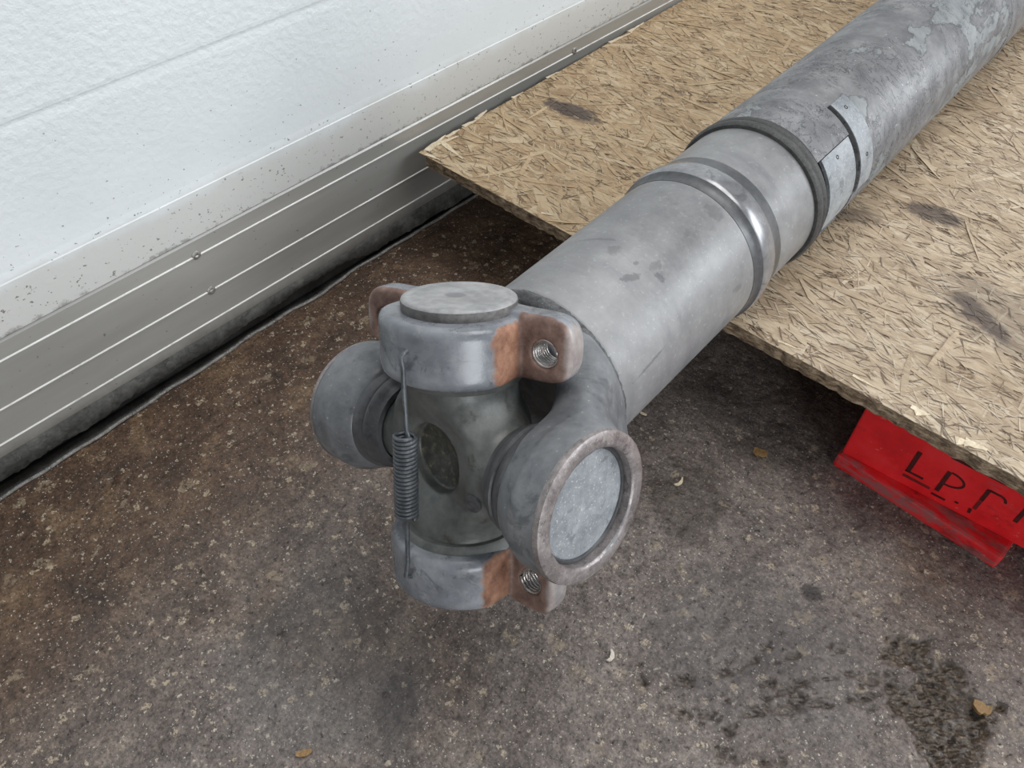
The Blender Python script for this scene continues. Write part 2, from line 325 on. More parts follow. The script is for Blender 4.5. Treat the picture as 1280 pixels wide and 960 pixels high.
M['red'] = m_red('red_pallet_paint', 0.12); M['redworn'] = m_red('red_pallet_paint_worn', 1.25)
M['stencil'] = metal_paint('faded_black_stencil', srgb(40, 10, 10), srgb(62, 14, 14), srgb(104, 18, 20), (0.45, 0.6), 0.0, 90)
M['smudge'] = metal_paint('smudged_stencil', srgb(78, 18, 18), srgb(104, 22, 22), srgb(140, 28, 28), (0.45, 0.6), 0.0, 70)
M['rustcrumb'] = metal_paint('rust_crumb', srgb(92, 66, 34), srgb(142, 108, 64), srgb(178, 148, 100), (0.4, 0.7), 0.0, 120)
M['chip'] = metal_paint('pale_chip_wood', srgb(176, 166, 148), srgb(216, 210, 198), srgb(240, 236, 228), (0.6, 0.8), 0.0, 90)

# ------------------------------------------------------------------ mesh helpers
def link(name, me, parent=None, mat=None, mw=None):
    o = bpy.data.objects.new(name, me); COL.objects.link(o)
    if mat is not None and me is not None and len(me.materials) == 0: me.materials.append(mat)
    if parent is not None: o.parent = parent
    if mw is not None: o.matrix_basis = mw
    return o
def pydata(name, v, f, smooth=True):
    me = bpy.data.meshes.new(name); me.from_pydata([tuple(map(float, p)) for p in v], [], [tuple(map(int, q)) for q in f]); me.update()
    if smooth:
        me.polygons.foreach_set('use_smooth', [True] * len(me.polygons))
    return me
def fix_normals(me):
    bm = bmesh.new(); bm.from_mesh(me); bmesh.ops.recalc_face_normals(bm, faces=bm.faces); bm.to_mesh(me); bm.free(); return me
def box(name, lo, hi, bevel=0.0, seg=2, cuts=0):
    bm = bmesh.new(); bmesh.ops.create_cube(bm, size=1.0)
    for v in bm.verts: v.co = Vector([(lo[i] + hi[i]) / 2 + v.co[i] * (hi[i] - lo[i]) for i in range(3)])
    if bevel: bmesh.ops.bevel(bm, geom=bm.edges[:], offset=bevel, segments=seg, affect='EDGES', profile=0.6)
    me = bpy.data.meshes.new(name); bm.to_mesh(me); bm.free(); return me
def tag(o, label, cat, group=None):
    o['label'] = label; o['category'] = cat
    if group: o['group'] = group
    return o
def lathe(name, prof, seg=96, axis='y', close=True, jitter=0.0, sharp=True):
    """prof: (s, r) pairs around the local axis"""
    v = []; f = []
    t = np.linspace(0, 2 * np.pi, seg, endpoint=False)
    for s, r in prof:
        rr = r + (rng.normal(0, jitter, seg) if jitter else 0)
        for c, d in zip(np.cos(t) * rr, np.sin(t) * rr):
            v.append((c, s, d) if axis == 'y' else ((s, c, d) if axis == 'x' else (c, d, s)))
    n = len(prof)
    for i in range(n - 1):
        for j in range(seg):
            k = (j + 1) % seg
            f.append((i * seg + j, i * seg + k, (i + 1) * seg + k, (i + 1) * seg + j))
    if close:
        f.append(tuple(range(seg))); f.append(tuple((n - 1) * seg + j for j in range(seg)))
    me = fix_normals(pydata(name, v, f))
    me.set_sharp_from_angle(angle=math.radians(38)) if sharp else None
    return me
def scaled(me, k):
    me.transform(Matrix.Scale(k, 4)); return me
def tube_path(name, pts, r, seg=8, closed=False):
    P = [Vector(p) for p in pts]; v = []; f = []; n = len(P)
    up = None
    for i, p in enumerate(P):
        d = (P[min(i + 1, n - 1)] - P[max(i - 1, 0)]).normalized()
        if up is None: up = d.orthogonal().normalized()
        up = (up - d * up.dot(d)).normalized(); w = d.cross(up)
        for j in range(seg):
            a = 2 * math.pi * j / seg; v.append(p + up * (math.cos(a) * r) + w * (math.sin(a) * r))
    for i in range(n - 1):
        for j in range(seg):
            k = (j + 1) % seg; f.append((i * seg + j, i * seg + k, (i + 1) * seg + k, (i + 1) * seg + j))
    f.append(tuple(range(seg))); f.append(tuple((n - 1) * seg + j for j in range(seg)))
    return fix_normals(pydata(name, v, f))

# signed-distance modelling for the forged parts (polygonised with surface nets)
def smin(a, b, k): h = np.clip(0.5 + 0.5 * (b - a) / k, 0, 1); return b * (1 - h) + a * h - k * h * (1 - h)
def smax(a, b, k): return -smin(-a, -b, k)
def surface_nets(name, fn, lo, hi, h, newton=2):
    ax = [np.arange(l - 1.5 * h, u + 2.5 * h, h) for l, u in zip(lo, hi)]
    G = np.stack(np.meshgrid(*ax, indexing='ij'), -1); Fd = fn(G[..., 0], G[..., 1], G[..., 2])
    nx, ny, nz = Fd.shape; ins = Fd < 0
    c = [ins[i:nx - 1 + i, j:ny - 1 + j, k:nz - 1 + k] for i in (0, 1) for j in (0, 1) for k in (0, 1)]
    s = sum(x.astype(np.int8) for x in c); act = (s > 0) & (s < 8)
    idx = -np.ones(act.shape, int); cells = np.argwhere(act); idx[act] = np.arange(len(cells))
    acc = np.zeros((len(cells), 3)); cnt = np.zeros(len(cells))
    corners = [(i, j, k) for i in (0, 1) for j in (0, 1) for k in (0, 1)]
    for a in corners:
        for d in range(3):
            if a[d] == 0:
                b = list(a); b[d] = 1
                ia = cells + np.array(a); ib = cells + np.array(b)
                fa = Fd[ia[:, 0], ia[:, 1], ia[:, 2]]; fb = Fd[ib[:, 0], ib[:, 1], ib[:, 2]]
                m = (fa < 0) != (fb < 0)
                t = np.where(m, fa / np.where(m, fa - fb, 1), 0)
                p = np.array(a) + t[:, None] * (np.array(b) - np.array(a))
                acc[m] += p[m]; cnt[m] += 1
    V = (cells + acc / cnt[:, None]) * h + np.array([x[0] for x in ax])
    faces = []
    for d in range(3):
        e, g = [(1, 2), (2, 0), (0, 1)][d]
        sl0 = [slice(None)] * 3; sl1 = [slice(None)] * 3; sl0[d] = slice(0, -1); sl1[d] = slice(1, None)
        A = ins[tuple(sl0)]; B = ins[tuple(sl1)]
        for flip, mk in ((False, A & ~B), (True, ~A & B)):
            p = np.argwhere(mk); ok = (p[:, e] > 0) & (p[:, g] > 0)
            ok &= (p[:, e] < Fd.shape[e] - 1) & (p[:, g] < Fd.shape[g] - 1); p = p[ok]
            de = np.zeros(3, int); de[e] = 1; dg = np.zeros(3, int); dg[g] = 1
            qs = [idx[tuple((p - o).T)] for o in (de + dg, dg, np.zeros(3, int), de)]
            q = np.stack(qs if not flip else qs[::-1], 1); faces.append(q)
    Fq = np.concatenate(faces)
    ev = lambda P: fn(P[:, 0], P[:, 1], P[:, 2])
    for _ in range(newton):
        e0 = h * 0.2; f0 = ev(V)
        g = np.stack([(ev(V + e0 * np.eye(3)[i]) - ev(V - e0 * np.eye(3)[i])) / (2 * e0) for i in range(3)], 1)
        n2 = np.maximum((g * g).sum(1), 0.25)
        V = V - np.clip(f0 / n2, -h * 0.5, h * 0.5)[:, None] * g * 0.8
    return pydata(name, V, Fq)

# ------------------------------------------------------------------ floor
def fbm(x, y, sc, oct=4, seed=0):
    r = np.random.default_rng(seed); out = np.zeros_like(x); amp = 1.0
    for o in range(oct):
        T = r.random((64, 64)); u = x * sc; v = y * sc
        i = np.floor(u).astype(int); j = np.floor(v).astype(int); fu = u - i; fv = v - j
        fu = fu * fu * (3 - 2 * fu); fv = fv * fv * (3 - 2 * fv)
        g = lambda a, b: T[(i + a) % 64, (j + b) % 64]
        out += amp * ((g(0, 0) * (1 - fu) + g(1, 0) * fu) * (1 - fv) + (g(0, 1) * (1 - fu) + g(1, 1) * fu) * fv - 0.5)
        amp *= 0.55; sc *= 2.03
    return out
def build_floor():
    xs = np.concatenate([[-1.4, -1.1], np.arange(-0.9, -0.12, 0.003), np.arange(-0.12, 0.36, 0.0015), [0.5, 0.9, 1.6, 3, 6]])
    ys = np.concatenate([[-6, -3, -1.5, -0.8, -0.5], np.arange(-0.3, 0.24, 0.003), np.arange(0.24, 0.6, 0.0015), np.arange(0.6, 1.0, 0.003), [1.15, 1.5, 2.2, 3.5, 7]])
    X, Y = np.meshgrid(xs, ys, indexing='ij')
    Z = 0.0018 * fbm(X, Y, 22, 4, 3) + 0.0013 * fbm(X, Y, 120, 3, 5)
    def ell(cx, cy, rx, ry, rot, wob, sd):
        c, s = math.cos(rot), math.sin(rot); u = ((X - cx) * c + (Y - cy) * s) / rx; v = (-(X - cx) * s + (Y - cy) * c) / ry
        d = u * u + v * v + wob * fbm(X, Y, 32, 4, sd); return np.clip((1.15 - d) / 0.35, 0, 1)
    # broken-out hollow (outline on the floor) and shallow scaling around it
    poly = [(0.0558, 0.5059), (0.0738, 0.5393), (0.0979, 0.5553), (0.1107, 0.5456), (0.1382, 0.5511), (0.1619, 0.5324), (0.1828, 0.5343), (0.1904, 0.5088), (0.1899, 0.4782), (0.1893, 0.4391), (0.1529, 0.4058), (0.1307, 0.4389), (0.0996, 0.4624), (0.083, 0.48), (0.1009, 0.5077), (0.0695, 0.4997)]
    sd = np.full(X.shape, 9.0); ins = np.zeros(X.shape, bool)
    m = (X > -0.05) & (X < 0.3) & (Y > 0.35) & (Y < 0.65); px, py = X[m], Y[m]; dd = np.full(px.shape, 9.0); ii = np.zeros(px.shape, bool)
    for k in range(len(poly)):
        (x0, y0), (x1, y1) = poly[k], poly[(k + 1) % len(poly)]
        t = np.clip(((px - x0) * (x1 - x0) + (py - y0) * (y1 - y0)) / ((x1 - x0) ** 2 + (y1 - y0) ** 2), 0, 1)
        dd = np.minimum(dd, np.hypot(px - x0 - t * (x1 - x0), py - y0 - t * (y1 - y0)))
        ii ^= ((y0 > py) != (y1 > py)) & (px < (x1 - x0) * (py - y0) / (y1 - y0 + 1e-12) + x0)
    sd[m] = np.where(ii, -dd, dd)
    p = np.clip((-(sd + 0.018 * fbm(X, Y, 60, 5, 2))) / 0.011 + 0.2, 0, 1)
    wear = np.maximum.reduce([ell(0.0, 0.365, 0.085, 0.05, 0.6, 0.6, 6), ell(-0.06, 0.33, 0.05, 0.03, 0.3, 0.8, 8), ell(0.06, 0.45, 0.09, 0.045, 0.5, 0.8, 9)])
    p2 = wear * np.clip((fbm(X * 0.8 + Y * 0.6, Y * 1.2 - X, 42, 5, 21) - 0.08) / 0.35, 0, 1) * 0.7
    p3 = np.clip((fbm(X, Y, 45, 4, 33) - 0.62) / 0.1, 0, 1) * 0.5
    pit = np.clip(np.maximum.reduce([p, p2, p3]), 0, 1)
    Z += -0.006 * pit + pit * (0.004 * fbm(X, Y, 90, 2, 12) + 0.006 * fbm(X * 0.55 + Y * 0.55, (Y - X) * 1.3, 190, 3, 14))
    inside = (X > -0.9) & (X < 0.34) & (Y > -0.3) & (Y < 0.99); Z = np.where(inside, Z, 0.0)
    nx, ny = X.shape
    V = np.stack([X, Y, Z], -1).reshape(-1, 3)
    I = np.arange(nx * ny).reshape(nx, ny)
    Fq = np.stack([I[:-1, :-1], I[1:, :-1], I[1:, 1:], I[:-1, 1:]], -1).reshape(-1, 4)
    me = bpy.data.meshes.new('floor'); me.vertices.add(len(V)); me.vertices.foreach_set('co', V.ravel())
    me.loops.add(Fq.size); me.loops.foreach_set('vertex_index', Fq.ravel().astype(np.int32))
    me.polygons.add(len(Fq)); me.polygons.foreach_set('loop_start', np.arange(0, Fq.size, 4, dtype=np.int32))
    me.polygons.foreach_set('use_smooth', np.ones(len(Fq), bool)); me.update(); me.validate()
    at = me.attributes.new('pit', 'FLOAT', 'POINT'); at.data.foreach_set('value', pit.ravel().astype(np.float32))
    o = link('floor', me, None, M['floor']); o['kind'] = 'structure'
build_floor()

# ------------------------------------------------------------------ sectional door (left wall)
DX = -0.83
door = bpy.data.objects.new('door_1', None); COL.objects.link(door); door['kind'] = 'structure'
door['label'] = 'white sectional garage door with stucco sheet and grey aluminium bottom rail'
Y0, Y1 = -1.6, 4.6
def extrude_y(name, prof, y0, y1, n=1, smooth=False):
    ys = np.linspace(y0, y1, n + 1); v = []; f = []; k = len(prof)
    for y in ys:
        for x, z in prof: v.append((x, y, z))
    for i in range(n):
        for j in range(k):
            j2 = (j + 1) % k; f.append((i * k + j, i * k + j2, (i + 1) * k + j2, (i + 1) * k + j))
    f.append(tuple(range(k))); f.append(tuple(n * k + j for j in range(k)))
    return fix_normals(pydata(name, v, f, smooth))
def panel(z0, z1, grooves, hem=None):
    x = DX - 0.0015; p = []
    if hem: p += [(DX - 0.001, z0), (DX + 0.0005, z0 + 0.002), (DX + 0.0005, hem - 0.0015), (DX + 0.0006, hem), (DX - 0.0002, hem + 0.0015), (x + 0.0012, hem + 0.004), (x + 0.0004, hem + 0.012), (x, hem + 0.03)]
    else: p += [(x - 0.003, z0), (x, z0 + 0.004)]
    for g in grooves: p += [(x, g - 0.010), (x - 0.0005, g - 0.004), (x - 0.0009, g), (x - 0.0007, g + 0.002), (x - 0.0001, g + 0.004), (x + 0.0002, g + 0.008), (x, g + 0.02)]
    p += [(x, z1 - 0.004), (x - 0.003, z1), (x - 0.04, z1), (x - 0.04, z0)]
    return p
link('panel', extrude_y('panel', panel(0.1895, 0.64, [0.402], 0.249), Y0, Y1), door, M['door'])
link('panel', extrude_y('panel', panel(0.642, 1.14, [0.80, 0.98]), Y0, Y1), door, M['door'])
link('panel', extrude_y('panel', panel(1.142, 1.64, [1.30, 1.48]), Y0, Y1), door, M['door'])
link('panel', extrude_y('panel', panel(1.642, 2.60, [1.80, 2.2]), Y0, Y1), door, M['door'])
link('bottom_rail', extrude_y('bottom_rail', [(DX - 0.0005, 0.040), (DX, 0.0415), (DX, 0.186), (DX - 0.002, 0.1885), (DX - 0.04, 0.1885), (DX - 0.04, 0.040)], Y0, Y1), door, M['alu'])
for z in (0.1645, 0.1045, 0.0585):
    link('rib', extrude_y('rib', [(DX - 0.001, z - 0.0016), (DX + 0.0011, z - 0.0008), (DX + 0.0014, z), (DX + 0.0011, z + 0.0008), (DX - 0.001, z + 0.0016)], Y0, Y1), door, M['rib'])
sc_me = lathe('rail_screw', [(0, 0.0066), (0.0008, 0.0064), (0.0018, 0.0050), (0.0021, 0.0026), (0.0010, 0.0024), (0.0009, 0.0002)], 24, 'x')
for y, z in ((0.3016, 0.166), (0.3031, 0.1045), (1.0698, 0.168), (1.07, 0.1045)):
    link('rail_screw', sc_me, door, M['screw'], Matrix.Translation((DX, y, z)))
# rubber bottom seal: crusted upper flange with ragged lower edge, black bulb behind, worn lip on the floor
def build_seal():
    ys = np.arange(-0.4, 1.5, 0.004); v = []; f = []
    lowk = np.interp(ys, [-0.4, -0.03, 0.07, 0.17, 0.25, 0.35, 0.50, 0.58, 0.64, 0.9, 1.5], [0.006, 0.007, 0.010, 0.016, 0.013, 0.020, 0.024, 0.012, 0.007, 0.006, 0.006])
    for i, y in enumerate(ys):
        zl = lowk[i] + 0.0035 * (rng.random() - 0.5) + 0.003 * math.sin(y * 47) * math.sin(y * 19)
        for x, z in ((DX - 0.012, 0.041), (DX + 0.0015, 0.041), (DX + 0.003, (0.041 + zl) / 2), (DX + 0.0025, zl + 0.002), (DX - 0.001, zl), (DX - 0.012, zl)): v.append((x, y, z))
    k = 6
    for i in range(len(ys) - 1):
        for j in range(k): f.append((i * k + j, i * k + (j + 1) % k, (i + 1) * k + (j + 1) % k, (i + 1) * k + j))
    link('seal_flange', fix_normals(pydata('seal_flange', v, f)), door, M['sealdirt'])
    link('seal_bulb', extrude_y('seal_bulb', [(DX - 0.032, -0.001), (DX - 0.006, -0.001), (DX - 0.004, 0.006), (DX - 0.006, 0.02), (DX - 0.012, 0.0402), (DX - 0.032, 0.0402)], Y0, Y1), door, M['sealblack'])
    # flat tongue with wavy edge
    xe = np.interp(ys, [-0.4, -0.04, 0.02, 0.12, 0.20, 0.26, 0.32, 0.40, 0.46, 0.52, 0.6, 0.7, 1.5], [-0.809, -0.8115, -0.8125, -0.814, -0.8185, -0.817, -0.8225, -0.823, -0.818, -0.8265, -0.825, -0.824, -0.824])
    v = []; f = []; pts = []
    for i, y in enumerate(ys):
        x = xe[i] + 0.0008 * math.sin(y * 90) + 0.0004 * (rng.random() - 0.5)
        pts.append((x, y, 0.0022))
        for a, z in ((DX - 0.008, -0.001), (DX - 0.008, 0.0035), (x - 0.002, 0.003), (x, 0.001), (x, -0.001)): v.append((a, y, z))
    k = 5
    for i in range(len(ys) - 1):
        for j in range(k): f.append((i * k + j, i * k + (j + 1) % k, (i + 1) * k + (j + 1) % k, (i + 1) * k + j))
    tongue = link('seal_tongue', fix_normals(pydata('seal_tongue', v, f)), door, M['sealblack'])
    link('worn_lip', tube_path('worn_lip', pts, 0.0026, 6), tongue, M['lip'])
build_seal()

# ------------------------------------------------------------------ unseen wall added behind the viewer to cut ambient light
wbk = box('added_back_wall', (-0.9, -2.72, 0.0), (6.0, -2.60, 3.8), 0.0)
wo = link('added_back_wall', wbk, None, metal_paint('added_wall_grey', srgb(92, 90, 86), srgb(112, 110, 106), srgb(130, 128, 124), (0.7, 0.85), 0.0, 3)); wo['kind'] = 'structure'

# ------------------------------------------------------------------ OSB sheet
OZ = 0.154; OT = 0.018; OX0, OX1, OYF, OY1 = -0.808, 0.44, 0.673, 3.1
def build_osb():
    root = bpy.data.objects.new('osb_sheet', None); COL.objects.link(root); root.location = (-0.2, 1.6, OZ - OT)
    tag(root, 'weathered oriented strand board sheet lying across the red pallet under the shaft', 'board')
    inv = Matrix.Translation((0.2, -1.6, -(OZ - OT)))
    # outline with torn edges; the left long edge runs slightly towards the door
    out = []
    def jit(a): return (rng.random() - 0.5) * a
    for x in np.arange(OX0 + 0.012, OX1, 0.008): out.append((x, OYF - 0.004 * (x + 0.8) * 0 + jit(0.0035), 'f'))
    for y in np.arange(OYF, OY1, 0.03): out.append((OX1, y, 'r'))
    for x in np.arange(OX1, OX0 - 0.015, -0.03): out.append((x, OY1, 'b'))
    for y in np.concatenate([np.arange(OY1, 1.6, -0.03), np.arange(1.6, OYF + 0.008, -0.008)]):
        out.append((OX0 - 0.018 * np.clip((y - OYF) / 0.75, 0, 1) + jit(0.005), y, 'l'))
    k = len(out); v = []; f = []
    lev = [(0.0, -0.0004), (0.004, 0.0), (0.010, 0.0006), (OT - 0.001, 0.0), (OT, -0.0008)]
    for z, inset in lev:
        for x, y, s in out:
            dy = {'f': 1, 'r': 0, 'b': -1, 'l': 0}[s]; dx = {'l': 1, 'r': -1}.get(s, 0)
            e = -inset + jit(0.0016)
            v.append((x + dx * e, y + dy * e, OZ - OT + z))
    for i in range(len(lev) - 1):
        for j in range(k): f.append((i * k + j, i * k + (j + 1) % k, (i + 1) * k + (j + 1) % k, (i + 1) * k + j))
    f.append(tuple(range(k - 1, -1, -1))); f.append(tuple((len(lev) - 1) * k + j for j in range(k)))
    me = pydata('core', v, f, False); me.materials.append(M['osbedge']); me = fix_normals(me); me.transform(inv)
    link('core', me, root)
    # pressed strands: thousands of long flat flakes; the lightest, loosest ones are separate pieces
    tones = [srgb(*c) for c in ((206, 183, 149), (197, 172, 137), (212, 191, 158), (190, 164, 129), (181, 154, 120), (218, 200, 170), (202, 178, 144), (172, 146, 113), (196, 170, 136))]
    def flake(x, y, L, W, a, zc, tilt):
        n = 4; top = []; bot = []
        for i in range(n + 1):
            t = i / n; u = (t - 0.5) * L; w = W * (0.5 + 0.5 * math.sin(math.pi * min(max(t * 1.0, 0.08), 0.92)) ** 0.6) * (0.8 + 0.4 * rng.random())
            if i in (0, n): w *= 0.25 + 0.6 * rng.random()
            top.append((u + jit(L * 0.05), w / 2 + jit(W * 0.15))); bot.append((u + jit(L * 0.05), -w / 2 + jit(W * 0.15)))
        ring = top + bot[::-1]; c, s = math.cos(a), math.sin(a)
        P = []
        for u, w in ring:
            px = x + u * c - w * s; py = y + u * s + w * c
            px = max(px, OX0 - 0.018 * min(max((py - OYF) / 0.75, 0), 1) - 0.001); py = max(py, OYF - 0.001)
            P.append((px, py, zc + tilt * w / max(W, 1e-4) + 0.0003 * (rng.random() - 0.5)))
        return P
    V = []; Fc = []; T = []
    for i in range(11500):
        r = rng.random(); x = -0.84 + 1.3 * rng.random(); y = 0.66 + (1.25 * r if r < 0.9 else 1.25 + 1.0 * rng.random())
        L = 0.03 + 0.085 * rng.random() ** 1.5; W = 0.003 + 0.014 * rng.random() ** 1.5
        a = rng.normal(-0.12, 0.42) if rng.random() < 0.8 else rng.uniform(-1.6, 1.6)
        P = flake(x, y, L, W, a, OZ + 0.0002 + 0.0007 * rng.random(), 0.00035 * rng.normal())
        b = len(V); V += P; Fc.append(tuple(range(b, b + len(P)))); T.append(tones[int(rng.integers(len(tones)))])
    for i in range(9000):                              # fine slivers, dark and pale
        x = -0.84 + 1.2 * rng.random(); y = 0.66 + 1.1 * rng.random() ** 1.2
        L = 0.008 + 0.022 * rng.random(); W = 0.0006 + 0.0012 * rng.random()
        P = flake(x, y, L, W, rng.normal(-0.12, 0.6), OZ + 0.0010 + 0.0004 * rng.random(), 0.0)
        b = len(V); V += P; Fc.append(tuple(range(b, b + len(P)))); T.append(srgb(104, 84, 65) if rng.random() < 0.5 else srgb(222, 206, 178))
    me = pydata('strand_layer', V, Fc, False)
    at = me.attributes.new('tone', 'FLOAT_COLOR', 'FACE')
    at.data.foreach_set('color', np.array([tuple(t) + (1.0,) for t in T], dtype=np.float32).ravel())
    me = fix_up(me); me.transform(inv); o = link('strand_layer', me, root, M['osb']); o['kind'] = 'stuff'
    for i in range(150):
        x = -0.80 + 0.98 * rng.random(); y = 0.69 + 0.75 * rng.random() ** 1.2
        L = 0.03 + 0.06 * rng.random(); W = 0.004 + 0.005 * rng.random()
        a = rng.normal(-0.1, 0.5) if rng.random() < 0.7 else rng.uniform(-1.6, 1.6)
        P = flake(x, y, L, W, a, OZ + 0.0016, 0.0009 * rng.normal()); n = len(P)
        Q = [(p[0], p[1], p[2] - 0.0009) for p in P]
        fs = [tuple(range(n)), tuple(range(2 * n - 1, n - 1, -1))] + [(j, j + n, (j + 1) % n + n, (j + 1) % n) for j in range(n)]
        me = pydata('strand', P + Q, fs, False); t = tones[int(rng.choice([0, 1, 2, 3, 6, 6, 8]))]
        at = me.attributes.new('tone', 'FLOAT_COLOR', 'FACE'); at.data.foreach_set('color', np.tile(np.array(tuple(t) + (1.0,), np.float32), len(fs)))
        me = fix_normals(me); me.transform(inv); link('strand', me, root, M['osb'])
    # torn pale splinters along the edges
    def splinter(x, y, L, W, a, z, lift):
        n = 5; P = []
        for i in range(n + 1):
            t = i / n; w = W * (1 - t * 0.85) * (0.8 + 0.4 * rng.random()); u = t * L
            for sgn in (-1, 1): P.append((x + u * math.cos(a) - sgn * w / 2 * math.sin(a), y + u * math.sin(a) + sgn * w / 2 * math.cos(a), z + lift * t + 0.0012 * rng.random()))
        Q = [(p[0], p[1], p[2] - 0.0014) for p in P]; m = len(P); fs = []
        for i in range(n):
            b = 2 * i; fs += [(b, b + 2, b + 3, b + 1), (m + b, m + b + 1, m + b + 3, m + b + 2), (b, m + b, m + b + 2, b + 2), (b + 1, b + 3, m + b + 3, m + b + 1)]
        fs += [(0, 1, m + 1, m), (m - 2, 2 * m - 2, 2 * m - 1, m - 1)]
        me = fix_normals(pydata('splinter', P + Q, fs, False)); me.transform(inv); link('splinter', me, root, M['splinter'])
    for x, y, L, W, a, lift in [(-0.803, 0.683, 0.05, 0.011, 1.75, 0.001), (-0.806, 0.70, 0.045, 0.009, 1.3, 0.002), (-0.800, 0.715, 0.055, 0.010, -0.2, 0.0), (-0.808, 0.73, 0.03, 0.009, 1.6, 0.001),
                                (-0.811, 0.77, 0.035, 0.009, 1.45, 0.002), (-0.812, 0.80, 0.03, 0.008, 1.7, 0.002), (-0.797, 0.676, 0.03, 0.007, 0.1, 0.0), (-0.815, 0.89, 0.025, 0.006, 1.5, 0.001),
                                (-0.817, 0.98, 0.03, 0.006, 1.5, 0.001), (-0.82, 1.16, 0.06, 0.008, 1.45, 0.001), (-0.82, 1.22, 0.05, 0.008, 1.6, 0.001), (0.012, 0.677, 0.026, 0.010, 0.5, 0.0), (0.02, 0.682, 0.022, 0.012, 0.2, 0.0),
                                (-0.035, 0.684, 0.016, 0.008, 0.6, 0.0), (-0.042, 0.69, 0.02, 0.007, 0.1, 0.0), (-0.11, 0.69, 0.03, 0.004, 0.0, 0.0), (-0.2, 0.682, 0.028, 0.004, 0.15, 0.0), (-0.57, 0.682, 0.02, 0.004, 0.4, 0.0)]:
        splinter(x, y, L, W, a, OZ + 0.0013, lift)
def fix_up(me):
    bm = bmesh.new(); bm.from_mesh(me); bm.faces.ensure_lookup_table()
    for fc in bm.faces:
        fc.normal_update()
        if fc.normal.z < 0: fc.normal_flip()
    bm.to_mesh(me); bm.free(); return me
build_osb()

